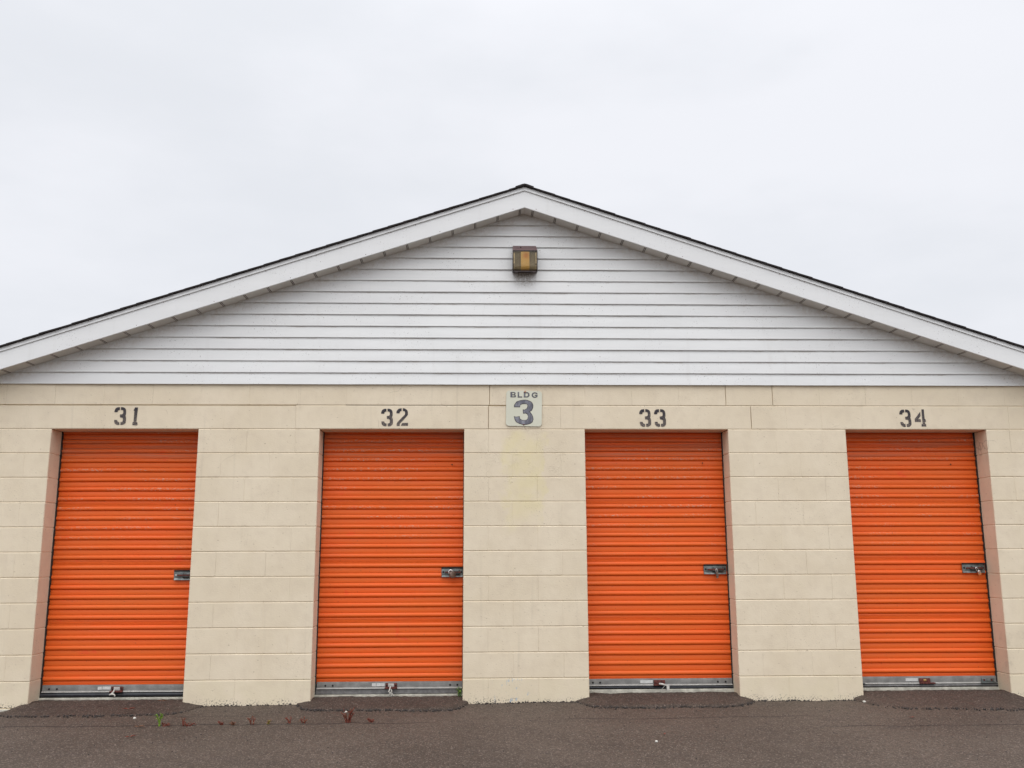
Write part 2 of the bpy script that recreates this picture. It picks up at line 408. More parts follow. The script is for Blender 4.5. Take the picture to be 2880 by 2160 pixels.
for di, line, ztop, lip in RAMPS:
    mb = MB(); x0, x1 = line[0][0], line[-1][0]; st = .011
    NX = int((x1 - x0) / st); ys = [-.62 + j * st for j in range(int(.85 / st))]; idx = {}
    xl, xr = DOORS[di]
    for i in range(NX + 1):
        x = x0 + (x1 - x0) * i / NX; yf0 = interp(line, min(max(x, x0), x1))
        yf = yf0 + .014 * nz(x, di, 0, 5) + .004 * nz(x, di, 5, 40)
        for j, y in enumerate(ys):
            t = (y - yf) / max(.15, .19 - yf)
            zt = lerp(lip, ztop, max(0, min(1, t)))
            zt += .006 * nz(x, y, di, 6) + .004 * nz(x, y, di + 9, 19) + .0035 * nz(x, y, di, 60)
            if y > .10: zt = lerp(zt, ztop - .012 + .009 * nz(x, di, 2, 5) + .004 * nz(x, di, 8, 30), sstep(.10, .17, y))
            ed = sstep(-.012, .022, y - yf)
            if x < xl - .005 or x > xr + .005:            # lumpy fringe against the pier
                if y > .03: ed = 0
                e2 = sstep(0, .16, (xl - x) if x < xl else (x - xr)); zt = lerp(zt, gz(x, y) + .008, e2)
            z = lerp(-.055, zt, ed) if ed < 1 else zt
            if ed >= 1: z = max(z, zt)
            idx[i, j] = len(mb.v); mb.v.append((x, y, z))
    for i in range(NX):
        for j in range(len(ys) - 1):
            q = [idx[i, j], idx[i + 1, j], idx[i + 1, j + 1], idx[i, j + 1]]
            if max(mb.v[k][2] for k in q) > -.05: mb.f.append(q); mb.mi.append(0)
    tag(mb.build('asphalt_ramp', M_ramp, None, smooth=True), kind='structure')

# ------------------------------------------------------------------ the building
B = empty('storage_building', (XM, 0, 0), 'low self storage building with cream block wall, white gable and four orange roller doors', 'building')

# --- block wall with tooled joints
W = MB()
def block(mp, u0, u1, w0, w1, dL, dR, dB, dT, iL=.006, iR=.006, iB=.0065, iT=.0065, jit=.0012):
    j = [random.uniform(-jit, jit) for _ in range(4)]
    g_ = .012
    ia = mp(u0 + iL, w0 + iB, j[0]); ib = mp(u1 - iR, w0 + iB, j[1]); ic = mp(u1 - iR, w1 - iT, j[2]); id_ = mp(u0 + iL, w1 - iT, j[3])
    o = [mp(u0, w0, dB), mp(u1, w0, dB), mp(u1, w1, dT), mp(u0, w1, dT)]
    l1 = mp(u0, w0 + g_, dL); l2 = mp(u0, w1 - g_, dL); r1 = mp(u1, w0 + g_, dR); r2 = mp(u1, w1 - g_, dR)
    W.add([ia, ib, ic, id_, *o, l1, l2, r1, r2],
          [(0, 1, 2, 3), (4, 5, 1, 0), (7, 3, 2, 6), (4, 0, 8), (8, 0, 3, 9), (9, 3, 7), (5, 10, 1), (10, 11, 2, 1), (11, 6, 2)])
front = lambda u, w, d: (u, d, w)
HJ, VJ, EDGE = .0055, .0022, .004
def course(k, x0, x1, cuts, eL=False, eR=False, deep=()):
    xs = [x0] + cuts + [x1]
    for i, (a, b) in enumerate(zip(xs, xs[1:])):
        dl = EDGE if (i == 0 and eL) else (.014 if a in deep else VJ * random.uniform(.2, 1.3))
        dr = EDGE if (i == len(xs) - 2 and eR) else (.014 if b in deep else VJ * .7)
        hb = HJ * random.uniform(.75, 1.25); ht = HJ
        wi = .0032 if (a in deep or b in deep) else .005
        crk = lambda x: .016 if (x < -1.95 or -1.35 < x < -.1) and k in (11, 12) else HJ
        block(front, a, b, k * C, (k + 1) * C, dl, dr, crk(a) if k == 12 else HJ, crk(a) if k == 11 else ht, wi if not (i == 0 and eL) else .004, wi if not (i == len(xs) - 2 and eR) else .004)
H = C
# piers, courses 0..10 (running bond)
piers = [(XL, DOORS[0][0])] + [(DOORS[i][1], DOORS[i + 1][0]) for i in range(3)] + [(DOORS[3][1], XR)]
for pi_, (a, b) in enumerate(piers):
    n = round((b - a) / H); hw = (b - a) / n
    for k in range(-1, 11):
        par = (k + pi_) % 2
        if n == 5: cuts = [a + hw * 2, a + hw * 4] if par else [a + hw, a + hw * 3]
        else: cuts = [a + hw * 2] if par else [a + hw]
        course(k, a, b, cuts, pi_ > 0, pi_ < 4)
    for side, X in (('r', b), ('l', a)):                       # returns into the door recess
        if (side == 'r' and pi_ == 4) or (side == 'l' and pi_ == 0): continue
        for k in range(-1, 11):
            sg = -1 if side == 'r' else 1
            block(lambda u, w, d, X=X, sg=sg: (X + sg * d, u, w), EDGE, DEP + .05, k * C, (k + 1) * C, 0, 0, .005, .005, .0005, .0005, .006, .006, .0008)
# lintel course with long lintel blocks
xs = []
for a, b in DOORS: xs += [a - .205, b + .205]
cuts = []
prev = XL
full = [XL] + xs + [XR]
for i, (a, b) in enumerate(zip(full, full[1:])):
    if i % 2 == 0 and i > 0 and b - a > .5: cuts.append((a + b) / 2)
    if i < len(full) - 2: cuts.append(b)
deepset = {c for c in cuts if abs(c + .133) < .03 or abs(c - 2.12) < .03}
course(11, XL, XR, sorted(cuts), deep=deepset)
c12 = [-4.187 + .4064 * n for n in range(0, 22)]
course(12, XL, XR, c12, deep={c for i, c in enumerate(c12) if i in (10, 15, 16)})
# lintel undersides, end walls, back wall
for a, b in DOORS: W.quad((a - .002, .0035, HEAD + .0005), (b + .002, .0035, HEAD + .0005), (b + .002, DEP + .05, HEAD + .0005), (a - .002, DEP + .05, HEAD + .0005))
for X in (XL, XR):
    for k in range(-1, 13):
        W.quad((X, .003, k * C), (X, 16, k * C), (X, 16, k * C + C - .0), (X, .003, k * C + C))
W.quad((XL, 16, -.2), (XR, 16, -.2), (XR, 16, 2.64), (XL, 16, 2.64)); W.add([(XL, 16.0, 2.60), (XR, 16.0, 2.60), (XR, 16, 2.79), (XM, 16, 4.30), (XL, 16, 2.79)], [(0, 1, 2, 3, 4)])
wall = W.build('block_wall', M_wall, B)
# footing showing at the two outer corners
for xa, xb in ((XL - .03, -3.875), (4.245, XR + .03)):
    f = MB(); f.bbox(xa, xb, -.022, .2, -.3, -.005, .006); f.build('footing', M_conc, B)

# --- painted unit numbers
G3 = [[(-50, 33), (-50, 44), (-47, 55), (-41, 65), (-31, 73), (-20, 75), (-7, 76), (-6, 51), (-13, 50), (-19, 48), (-23, 43), (-24, 33)], [(2, 76), (13, 76), (24, 74), (36, 67), (43, 57), (46, 45), (47, 34), (47, 17), (43, 3), (47, -6), (50, -19), (50, -45), (48, -57), (40, -67), (30, -73), (19, -75), (7, -74), (6, -50), (15, -50), (21, -48), (24, -42), (24, -24), (22, -17), (14, -13), (0, -12), (-2, 1), (-3, 13), (14, 15), (19, 18), (23, 24), (23, 40), (21, 48), (13, 52), (3, 51)], [(-47, -33), (-23, -33), (-21, -41), (-14, -49), (-3, -51), (-2, -74), (-17, -76), (-30, -71), (-41, -62), (-46, -49)]]
G2 = [[(-50, 32), (-50, 47), (-45, 58), (-36, 67), (-24, 74), (-7, 76), (-7, 52), (-17, 49), (-22, 44), (-24, 32)], [(3, 76), (14, 75), (27, 70), (38, 62), (45, 50), (47, 37), (47, 20), (38, 7), (-19, -57), (-22, -76), (-46, -76), (-47, -58), (-39, -43), (-1, -1), (22, 22), (23, 33), (21, 45), (16, 51), (3, 52)], [(-12, -74), (0, -50), (50, -49), (49, -74)]]
G1 = [[(-19, 49), (-8, 76), (17, 75), (14, 39), (11, -49), (20, -52), (21, -76), (-20, -75), (-21, -50), (-13, -49), (-12, 39), (-11, 46)]]
G4 = [[(5, 55), (5, 17), (-17, -9), (4, -12), (5, -35), (-48, -35), (-49, -10)], [(17, 75), (38, 75), (39, -7), (45, -10), (49, -33), (39, -35), (40, -51), (47, -54), (48, -75), (7, -75), (8, -52), (18, -51), (16, 7)]]
for txt, glyphs in (('31', [(G3, -3.226, 2.344), (G1, -3.099, 2.342)]), ('32', [(G3, -.992, 2.334), (G2, -.863, 2.338)]),
                    ('33', [(G3, 1.207, 2.333), (G3, 1.335, 2.333)]), ('34', [(G3, 3.463, 2.333), (G4, 3.592, 2.336)])):
    loops = [[(x / 1000 + cx, z / 1000 + cz) for x, z in pc] for gl, cx, cz in glyphs for pc in gl]
    tag(fill2d('door_number', loops, M_sten, B, Vector((0, -.0022, 0))), 'black stencilled number %s painted on the lintel' % txt)

# --- gable siding
S = MB(); EXP = .10236
def zs(x): return 4.150 - abs(x - XM) * SL
seams = {0: [-2.79, 1.9], 1: [-2.77], 2: [3.2], 3: [-.6, 2.4], 4: [-.62], 5: [1.55], 6: [-1.2, 1.53], 7: [.55], 8: [.55, -1.3], 9: [], 10: [-.55], 11: [.62], 12: [], 13: [], 14: []}
for i in range(15):
    z0 = WTOP + i * EXP; z1 = z0 + EXP + .004
    half = (4.150 - z0) / SL + .12
    xa, xb = XM - half, XM + half
    cut = sorted([xa, xb] + [s for s in seams[i] if xa < s < xb])
    for pc, (a, b) in enumerate(zip(cut, cut[1:])):
        off = -.0014 * (pc % 2); n = max(2, int((b - a) / .12)); vs = []
        if pc % 2: a -= .012; b += .012
        for k in range(n + 1):
            x = lerp(a, b, k / n)
            wz = .0011 * nz(x, i * 3.1, 0, 1.7) + .0006 * nz(x, i, 4, 6); wy = .0011 * nz(x, i * 2.3, 7, 1.3)
            # the course profile: hidden flange, lip underside, drip nose, flat face, top
            vs += [(x, -.001, z0 + .012 + wz), (x, -.013 + wy, z0 + .0045 + wz), (x, -.0205 + wy + off, z0 + .0005 + wz), (x, -.0222 + wy + off, z0 + .003 + wz), (x, -.0165 + wy * 1.6 + off, z0 + .055), (x, -.0085 + wy + off, z1 + .004)]
        fs = [(k * 6 + r, k * 6 + r + 1, (k + 1) * 6 + r + 1, (k + 1) * 6 + r) for k in range(n) for r in range(5)]
        S.add(vs, fs)
S.add([(-4.39, .03, 2.63), (4.76, .03, 2.63), (XM, .03, 4.14)], [(0, 1, 2)])
S.build('gable_siding', M_siding, B, auto=35)

# --- soffit panels, fascia, drip edge, roof
F_Y0, F_Y1 = -.176, -.190
def rake(x, z0): return z0 - abs(x - XM) * SL
EAVE = 5.15 - XM
for sgn in (-1, 1):
    s = MB(); d = 0.; q = .1955; off = .07 if sgn > 0 else .035
    X = lambda t: XM + sgn * t
    t = 0.
    edges = [0.] + [off + q * k for k in range(27)]
    edges = [e for e in edges if e < EAVE] + [EAVE]
    for a, b in zip(edges, edges[1:]):
        a2, b2 = (a + .011 if a else 0), b - .006; z = lambda t, h=0.: 4.1535 - t * SL + h
        s.quad((X(a2), F_Y0, z(a2)), (X(b2), F_Y0, z(b2)), (X(b2), 0, z(b2)), (X(a2), 0, z(a2)))
        for e0, e1, h0, h1 in ((b2, b2 + .0005, 0, .014), (b2 + .0005, b2 + .005, .014, .014), (b2 + .005, b2 + .0055, .014, -.001), (b2 + .0055, b2 + .0105, -.001, -.001), (b2 + .0105, b2 + .011, -.001, .012), (b2 + .011, b2 + .0165, .012, .012), (b2 + .0165, b2 + .017, .012, 0)):
            s.quad((X(e0), F_Y0, z(e0, h0)), (X(e1), F_Y0, z(e1, h1)), (X(e1), 0, z(e1, h1)), (X(e0), 0, z(e0, h0)), 1 if h0 > .01 or h1 > .01 else 0)
    s.build('soffit', [M_soffit, M_groovedirt], B)
    fa = MB(); br = 2.95 if sgn < 0 else 2.62
    for a, b, o in ((0, br, 0.), (br - .02, EAVE, -.0016)):
        n = 16
        pts = [lerp(a, b, k / n) for k in range(n + 1)]; vs = []
        for t in pts:
            wy = o + .0016 * nz(t, sgn * 4, 0, 1.2)
            vs += [(X(t), F_Y0 + .0005, 4.1535 - t * SL + .001), (X(t), F_Y0 + .0005, 4.1475 - t * SL), (X(t), F_Y1 + wy + .002, 4.1475 - t * SL), (X(t), F_Y1 + wy, 4.1495 - t * SL), (X(t), F_Y1 + wy - .001, 4.225 - t * SL), (X(t), F_Y1 + wy, 4.3025 - t * SL), (X(t), F_Y0 + .004, 4.3025 - t * SL)]
        fs = [(k * 7 + r, k * 7 + r + 1, (k + 1) * 7 + r + 1, (k + 1) * 7 + r) for k in range(n) for r in range(6)]
        fa.add(vs, fs + [tuple(range(7)), tuple(range(n * 7, n * 7 + 7))])
    for k in range(24):                                         # trim nails
        t = .1 + k * .21
        if t < EAVE - .1: fa.disc(X(t), F_Y1 - .0005, (4.292 if k % 3 else 4.165) - t * SL, .0032, .0015, 8, 1)
    fa.build('fascia', [M_fascia, M_rust], B, auto=35)
    dr = MB(); n = 20; vs = []
    for k in range(n + 1):
        t = EAVE * k / n; w = .001 * nz(t, sgn, 3, 2)
        vs += [(X(t), F_Y1 + .003, 4.3065 - t * SL), (X(t), F_Y1 - .011 + w, 4.2985 - t * SL), (X(t), F_Y1 - .012 + w, 4.3005 - t * SL), (X(t), F_Y1 - .0075 + w, 4.333 - t * SL), (X(t), F_Y1 + .05, 4.333 - t * SL)]
    dr.add(vs, [(k * 5 + r, k * 5 + r + 1, (k + 1) * 5 + r + 1, (k + 1) * 5 + r) for k in range(n) for r in range(4)])
    dr.build('drip_edge', M_fascia, B, auto=35)
    # shingles: overlapping courses that show as steps along the rake
    sh = MB(); ca, sa = math.cos(math.atan(SL)), math.sin(math.atan(SL)); L = EAVE / ca + .04; ex = .137
    ncs = int(L / ex) + 1
    for k in range(ncs):
        s0, s1 = k * ex - .03, min((k + 1) * ex, L)
        yo = -.222 + random.uniform(-.002, .002); th = random.uniform(.0085, .0105); hi = random.uniform(.0, .002)
        c = lambda sv, h: (XM + sgn * (sv * ca + h * sa), 4.3305 - sv * sa + h * ca)
        p = [c(max(0, s0), .003), c(s1, .0065 + hi), c(s1, .0065 + hi + th), c(max(0, s0), .004 + th)]
        m = [lerp(yo, yo + .02, 0), 16.2]
        sh.add([(a, m[0], b) for a, b in p] + [(a, m[1], b) for a, b in p], [(0, 1, 2, 3), (7, 6, 5, 4), (0, 4, 5, 1), (1, 5, 6, 2), (2, 6, 7, 3), (3, 7, 4, 0)])
    # felt and deck below the shingles
    p = [(XM, 4.3325), (X(EAVE), 4.3325 - EAVE * SL), (X(EAVE), 4.3325 - EAVE * SL - .012), (XM, 4.3205)]
    sh.add([(a, -.186, b) for a, b in p] + [(a, 16.1, b) for a, b in p], [(0, 1, 2, 3), (7, 6, 5, 4), (0, 4, 5, 1), (1, 5, 6, 2), (2, 6, 7, 3)])
    if sgn < 0:
        for k in range(54):                                     # ridge caps
            y0 = -.226 + k * .30; h = .006 * (k == 0)
            pr = [(-.08, -.030), (-.05, -.0190), (-.02, -.008), (0, -.004), (.02, -.008), (.05, -.0190), (.08, -.030)]
            vs = [(XM + a, y0, 4.349 + b + .002 + h) for a, b in pr] + [(XM + a, y0 + .32, 4.349 + b - .003) for a, b in pr] + [(XM + a, y0, 4.341 + b) for a, b in pr]
            sh.add(vs, [(i, i + 1, i + 8, i + 7) for i in range(6)] + [(i + 14, i + 15, i + 1, i) for i in range(6)])
    sh.build('roof', M_shingle, B)
    ev = MB()                                                   # eave board and eave soffit along the side wall
    ev.box(*sorted((X(EAVE), X(EAVE) + sgn * .015)), -.188, 16, 4.15 - EAVE * SL, 4.315 - EAVE * SL)
    xs_ = sorted((XR if sgn > 0 else XL, X(EAVE)))
    ev.box(xs_[0], xs_[1], .001, 16, 4.15 - EAVE * SL + .002, 4.15 - EAVE * SL + .012)
    ev.build('eave_board', M_fascia, B)

# ------------------------------------------------------------------ roller doors
PITCH = .0815
PROF = [(0, .001), (.025, .005), (.042, .003), (.055, -.004), (.08, -.0085), (.125, -.0120), (.19, -.0140), (.27, -.0140), (.35, -.0122), (.42, -.0088), (.465, -.0052), (.485, -.0030), (.492, .007), (.525, .007), (.533, .0003), (.62, -.0004), (.93, -.0016)]
SEAM = [(.62, -.0005), (.66, .0025), (.68, -.0015), (.76, -.002), (.78, .0025), (.82, .0025), (.84, -.001), (.95, -.001)]
BARS = [(.148, .093, .056), (.157, .104, .064), (.165, .112, .088), (.167, .110, .086)]
HANDLE = [-3.164, -.931, 1.296, 3.539]
LATCH = [(-2.763, -2.572, 1.028), (-.527, -.343, 1.044), (1.706, 1.901, 1.059), (3.946, 4.145, 1.062)]
YC = DEP + .022                               # plane of the flats; the rib crests come forward to DEP + .006
doors = []
for di, (a, b) in enumerate(DOORS):
    cb = MB(); ztop, zlip, zbot = BARS[di]
    zline = .184 + (ztop - .157) * .8
    prof = []
    for n in range(-1, 28):
        pp = PROF if (n + 1) % 6 else PROF[:15] + SEAM
        for t, y in pp:
            z = zline + (n + t) * PITCH
            if ztop - .012 <= z <= 2.36: prof.append((z, y))
    prof.insert(0, (ztop - .015, prof[0][1]))
    xa, xb = a + .007, b - .006; nxs = 26
    vs = []
    for k in range(nxs + 1):
        x = lerp(xa, xb, k / nxs)
        for z, y in prof:
            bow = .0034 * nz(x, z, di * 5, 1.4) + .0012 * nz(x, z, di * 5 + 3, 5)
            vs.append((x, YC + y + bow, z + .0016 * nz(x, z * .6, di * 7, 1.5)))
    m_ = len(prof)
    cb.add(vs, [(k * m_ + r, (k + 1) * m_ + r, (k + 1) * m_ + r + 1, k * m_ + r + 1) for k in range(nxs) for r in range(m_ - 1)])
    for bx, bz in {1: [(-.445, 1.955)], 2: [(1.735, 1.968)], 0: [], 3: [(3.93, 1.955)]}[di]: cb.disc(bx, YC - .013, bz, .006, .003, 10, 1)
    door = cb.build('roller_door', [M_orange, M_hole], B, auto=40)
    tag(door, ['orange ribbed steel roller door under number 31', 'orange ribbed steel roller door under number 32', 'orange ribbed steel roller door under number 33', 'orange ribbed steel roller door under number 34'][di])
    doors.append(door)
    for X, sg in ((a, 1), (b, -1)):
        gd = MB()
        gd.box(*sorted((X - sg * .05, X + sg * .0085)), DEP - .002, DEP + .012, .02, HEAD + .1)
        gd.box(*sorted((X - sg * .049, X - sg * .004)), DEP + .011, DEP + .05, .02, HEAD + .1)
        gd.build('guide_track', M_guide, door)
    # bottom bar: upright leaf with a bright lower edge
    bar = MB(); x0, x1 = a + .014, b - .008
    nseg = 14; prof2 = [(DEP + .016, ztop + .002), (DEP + .008, ztop), (DEP + .005, ztop - .006), (DEP + .006, zlip + .012), (DEP + .003, zlip + .0085), (DEP - .010, zlip + .0065), (DEP - .011, zlip + .001), (DEP - .008, zlip - .001), (DEP + .016, zlip - .001)]
    vs = []
    for k in range(nseg + 1):
        x = lerp(x0, x1, k / nseg)
        vs += [(x, y + .0012 * nz(x, di, 1, 2), z + .002 * nz(x, di, 2, 1.4)) for y, z in prof2]
    mm = len(prof2)
    for k in range(nseg):
        for r in range(mm - 1): bar.add([vs[k * mm + r], vs[(k + 1) * mm + r], vs[(k + 1) * mm + r + 1], vs[k * mm + r + 1]], [(0, 1, 2, 3)], 1 if r in (4, 5) else 0)
    zm = (ztop + zlip) / 2 + .002
    screws = {0: [(.055, 0), (.118, 0), (-.045, 0)], 1: [(.07, 0), (.13, 0), (-.10, 0), (-.04, 0)], 2: [(.04, 0), (.10, 0), (-.12, 0), (-.055, 0)], 3: [(.05, 0)]}[di]
    for u, _ in screws: bar.disc((a + .014 + u) if u > 0 else (b - .008 + u), DEP + .0055, zm - .003, .0085, .004, 12, 2)
    bar.build('bottom_bar', [M_galv, M_bright, M_hole], door, auto=40)
    rb = MB(); h = zlip - .003 - zbot; pr = []
    for k in range(13):
        an = math.pi * (-.5 + k / 12); pr.append((DEP + .004 - .016 * math.cos(an) * (1 if di != 1 else .7), zbot + h / 2 + (h / 2) * math.sin(an)))
    if di == 1: pr = [(DEP + .01, zbot), (DEP - .006, zbot), (DEP - .007, zbot + .006), (DEP - .002, zbot + .008), (DEP - .002, zbot + h - .004), (DEP - .006, zbot + h - .002), (DEP - .006, zbot + h), (DEP + .01, zbot + h)]
    vs = []
    for k in range(31):
        x = lerp(a + .008, b - .004, k / 30)
        sag = .004 * nz(x, di, 6, 2.2) * (1 if di >= 2 else .4)
        vs += [(x, y, z + sag) for y, z in pr]
    mm = len(pr)
    rb.add(vs, [(k * mm + r, (k + 1) * mm + r, (k + 1) * mm + r + 1, k * mm + r + 1) for k in range(30) for r in range(mm - 1)] + [tuple(range(mm)), tuple(range(30 * mm, 31 * mm))])
    rb.build('rubber_seal', [M_rubber, M_rubgrey, M_rubber, M_rubgrey][di], door, auto=40)
    sl = MB(); sl.bbox(a - .03, b + .03, DEP - .012, DEP + .35, -.25, zbot - .004, .006); sl.build('door_sill', M_conc, B)
    # sticker and centre bracket
    hx = HANDLE[di]; st = MB()
    w = .105; sx = hx - .045 - w - .01
    if di in (0, 1): 
        st.box(sx, sx + .033, DEP + .0032, DEP + .0062, zm - .010, zm + .014); st.box(sx + .038, sx + w, DEP + .0032, DEP + .0062, zm - .009, zm + .015)
    else: st.box(sx, sx + w, DEP + .0032, DEP + .0062, zm - .010, zm + .014)
    st.build('sticker', M_sticker, door)
    hb = MB(); hw = .047
    hb.bbox(hx - hw, hx + hw, DEP - .006, DEP + .0035, zlip + .010, zlip + .044, .003, 0)
    hb.bbox(hx - hw - .006, hx + hw + (.004 if di != 3 else .03), DEP - .034, DEP - .004, zlip + .002, zlip + .011, .003, 0)
    if di in (0, 1): hb.bbox(hx - hw * .55, hx + hw * .5, DEP - .0085, DEP - .002, zlip + .014, zlip + .041, .002, 1)
    if di == 3: hb.bbox(hx - hw * .28, hx + hw * .25, DEP - .0085, DEP - .002, zlip + .020, zlip + .037, .002, 2)
    if di < 2:
        for sx_ in (-1, 1): hb.disc(hx + sx_ * hw * .78, DEP - .006, zlip + .026, .007, .004, 10, 3)
    hb.build('pull_bracket', [M_rust, M_bright, M_brass, M_hole], door, auto=40)
    if di == 3:                                                 # small end brackets only this door has
        for bx, wd in ((a + .045, .03), (b - .085, .052)):
            e = MB(); e.bbox(bx - wd, bx + wd, DEP - .004, DEP + .0035, zlip + .012, zlip + .042, .002, 0); e.bbox(bx - wd - .012, bx + wd + .012, DEP - .03, DEP - .003, zlip + .0035, zlip + .011, .002, 0)
            for q in ((-1, 1) if wd > .04 else (0,)): e.disc(bx + q * wd * .6, DEP - .004, zlip + .027, .009, .004, 10, 1)
            e.build('end_bracket', [M_zinc, M_rust], door, auto=40)
    if di < 3:                                                  # knotted pull rope on the bracket
        rp = MB(); yy = DEP - .037; z0 = zlip + .006; random.seed(30 + di)
        if di == 0: rp.tube([(hx - .012, yy + .006, z0 + .016), (hx - .012, yy - .004, z0 + .004), (hx - .026, yy - .008, z0 - .012), (hx - .042, yy - .006, z0 - .020), (hx - .02, yy - .012, z0 - .014), (hx - .004, yy - .006, z0 - .020), (hx, yy - .004, z0 - .034)], [.006, .007, .008, .007, .008, .007, .005], 8)
        if di == 1:
            rp.tube([(hx - .004, yy + .006, z0 + .014), (hx - .008, yy - .006, z0 - .008), (hx - .016, yy - .008, z0 - .024), (hx - .004, yy - .01, z0 - .034), (hx + .010, yy - .008, z0 - .022), (hx + .003, yy - .008, z0 - .006)], .0055, 8)
            for q in (-.012, .004, .016): rp.tube([(hx + q * .4, yy - .008, z0 - .028), (hx + q, yy - .012, z0 - .045), (hx + q * 1.9, yy - .016, z0 - .058)], [.004, .0035, .002], 6)
        if di == 2:
            rp.tube([(hx - .01, yy + .002, z0 + .012), (hx + .012, yy - .006, z0 + .010), (hx + .036, yy - .006, z0 + .004), (hx + .056, yy - .006, z0 - .004)], [.007, .009, .006, .004], 8)
            rp.bbox(hx + .050, hx + .074, yy - .009, yy - .006, z0 - .040, z0 - .002, .001)
            rp.tube([(hx + .04, yy - .004, z0), (hx + .01, yy - .008, z0 - .03), (hx + .03, yy - .02, z0 - .045)], .002, 6)
        rp.build('pull_rope', M_rope, door, auto=60)
    # slide latch: dished plate, bolt, slot
    l0, l1, lz = LATCH[di]; lt = MB(); yp = DEP + .004; hh = .043
    lt.bbox(l0, l1, yp - .002, yp + .004, lz - hh, lz + hh, .0025, 0)
    lt.add([(l0, yp - .002, lz + hh), (l1, yp - .002, lz + hh), (l1, yp - .017, lz + hh - .001), (l0 + .004, yp - .017, lz + hh - .001), (l0 + .004, yp - .017, lz + hh - .004), (l1, yp - .017, lz + hh - .004), (l1, yp - .003, lz + hh - .014), (l0, yp - .003, lz + hh - .014)],
           [(0, 1, 2, 3), (3, 2, 5, 4), (4, 5, 6, 7), (0, 3, 4, 7), (1, 6, 5, 2)], 1)                                   # rolled top hood, its shade put into the darker zinc colour
    lt.prism([(yp - .002, lz - hh), (yp - .010, lz - hh + .003), (yp - .009, lz - hh + .008), (yp - .002, lz - hh + .018)], l0 + .004, l1 - .004, 0)  # rolled lower lip
    lt.bbox(l0 + .075, l1 - .03, yp - .010, yp - .002, lz - .022, lz + .018, .003, 1)                                # raised keeper box
    lt.bbox(l0 + .082, l1 - .036, yp - .0115, yp - .008, lz + .006, lz + .015, .001, 0)
    lt.bbox(l0 + .03, l1 - .022, yp - .016, yp - .006, lz - .008, lz + .005, .003, 2)                                # rusty bolt
    lt.bbox(l0 + .07, l1 - .026, yp - .022, yp - .008, lz - .016, lz - .006, .003, 1)
    lt.disc(l0 + .017, yp - .002, lz + .001, .0085, .004, 12, 3 if di else 4)
    lt.disc(l1 - .016, yp - .002, lz + .001, .0085, .004, 12, 3)
    lt.build('slide_latch', [M_zinc, M_zincd, M_rust, M_hole, M_bright], door, auto=40)
    # padlocks hang from the latch: things of their own
    pxs = [l1 - .022, l0 + .085, l0 + .1, l0 + .11][di]; py = yp - .026
    lab = ['black padlock on the latch of the door numbered 31', 'round chrome and brown disc padlock on the latch of the door numbered 32', 'brown tarnished long padlock hanging on the latch of the door numbered 33', 'silver padlock with orange bottom on the latch of the door numbered 34'][di]
    P = empty('padlock', (pxs, py, lz), lab, 'padlock', 'padlocks on the roller doors')
    bd = MB(); sk = MB()
    def shackle(cx, z, r, rad, tilt=0., up=.02):
        pts = [(cx - r, py, z - .004), (cx - r, py, z + up)] + [(cx - r * math.cos(an), py, z + up + r * math.sin(an)) for an in [math.pi * k / 8 for k in range(1, 8)]] + [(cx + r, py, z + up), (cx + r, py, z - .004)]
        M = Matrix.Translation((cx, py, z)) @ Matrix.Rotation(tilt, 4, 'Y') @ Matrix.Translation((-cx, -py, -z))
        sk.tube([M @ Vector(p) for p in pts], rad, 8)
        return M
    if di == 0:
        bm = bmesh.new(); bmesh.ops.create_cube(bm, size=1); bmesh.ops.scale(bm, verts=bm.verts, vec=(.030, .022, .034)); bmesh.ops.bevel(bm, geom=bm.edges[:], offset=.005, segments=3, affect='EDGES')
        bd.bm(bm, 0, Matrix.Translation((pxs + .004, py, lz - .024)) @ Matrix.Rotation(R(12), 4, 'Y'))
        shackle(pxs + .002, lz - .010, .009, .003); mt, sm = M_black, M_chrome
    elif di == 1:
        c = Vector((pxs + .008, py - .006, lz - .020)); Mx = Matrix.Translation(c) @ Matrix.Rotation(R(24), 4, 'Z') @ Matrix.Rotation(R(-14), 4, 'Y')
        prf = [(-.016, .0), (-.016, .020), (-.012, .026), (.006, .027), (.012, .020), (.0125, 0)]
        vs = []; n = 20
        for y, r in prf: vs += [Mx @ Vector((r * math.cos(2 * math.pi * k / n), y, r * 1.12 * math.sin(2 * math.pi * k / n))) for k in range(n)]
        bd.add(vs, [(r * n + k, r * n + (k + 1) % n, (r + 1) * n + (k + 1) % n, (r + 1) * n + k) for r in range(5) for k in range(n)])
        bd.bm(_b := bmesh.new()) if False else None
        shackle(pxs - .004, lz - .004, .016, .0065, R(-20), .006); mt, sm = M_browns, M_chrome
    elif di == 2:
        bm = bmesh.new(); bmesh.ops.create_cube(bm, size=1); bmesh.ops.scale(bm, verts=bm.verts, vec=(.020, .024, .042)); bmesh.ops.bevel(bm, geom=bm.edges[:], offset=.004, segments=3, affect='EDGES')
        bd.bm(bm, 0, Matrix.Translation((pxs + .008, py, lz - .042)) @ Matrix.Rotation(R(-6), 4, 'Y'))
        bm = bmesh.new(); bmesh.ops.create_cone(bm, cap_ends=True, segments=14, radius1=.010, radius2=.008, depth=.014)
        bd.bm(bm, 0, Matrix.Translation((pxs + .009, py, lz - .066)))
        shackle(pxs + .006, lz - .022, .007, .003, R(-5), .018); mt, sm = M_browns, M_chrome
    else:
        Mx = Matrix.Translation((pxs + .020, py - .003, lz - .034)) @ Matrix.Rotation(R(-26), 4, 'Y') @ Matrix.Rotation(R(18), 4, 'X')
        bm = bmesh.new(); bmesh.ops.create_cube(bm, size=1); bmesh.ops.scale(bm, verts=bm.verts, vec=(.026, .016, .030)); bmesh.ops.bevel(bm, geom=bm.edges[:], offset=.003, segments=3, affect='EDGES')
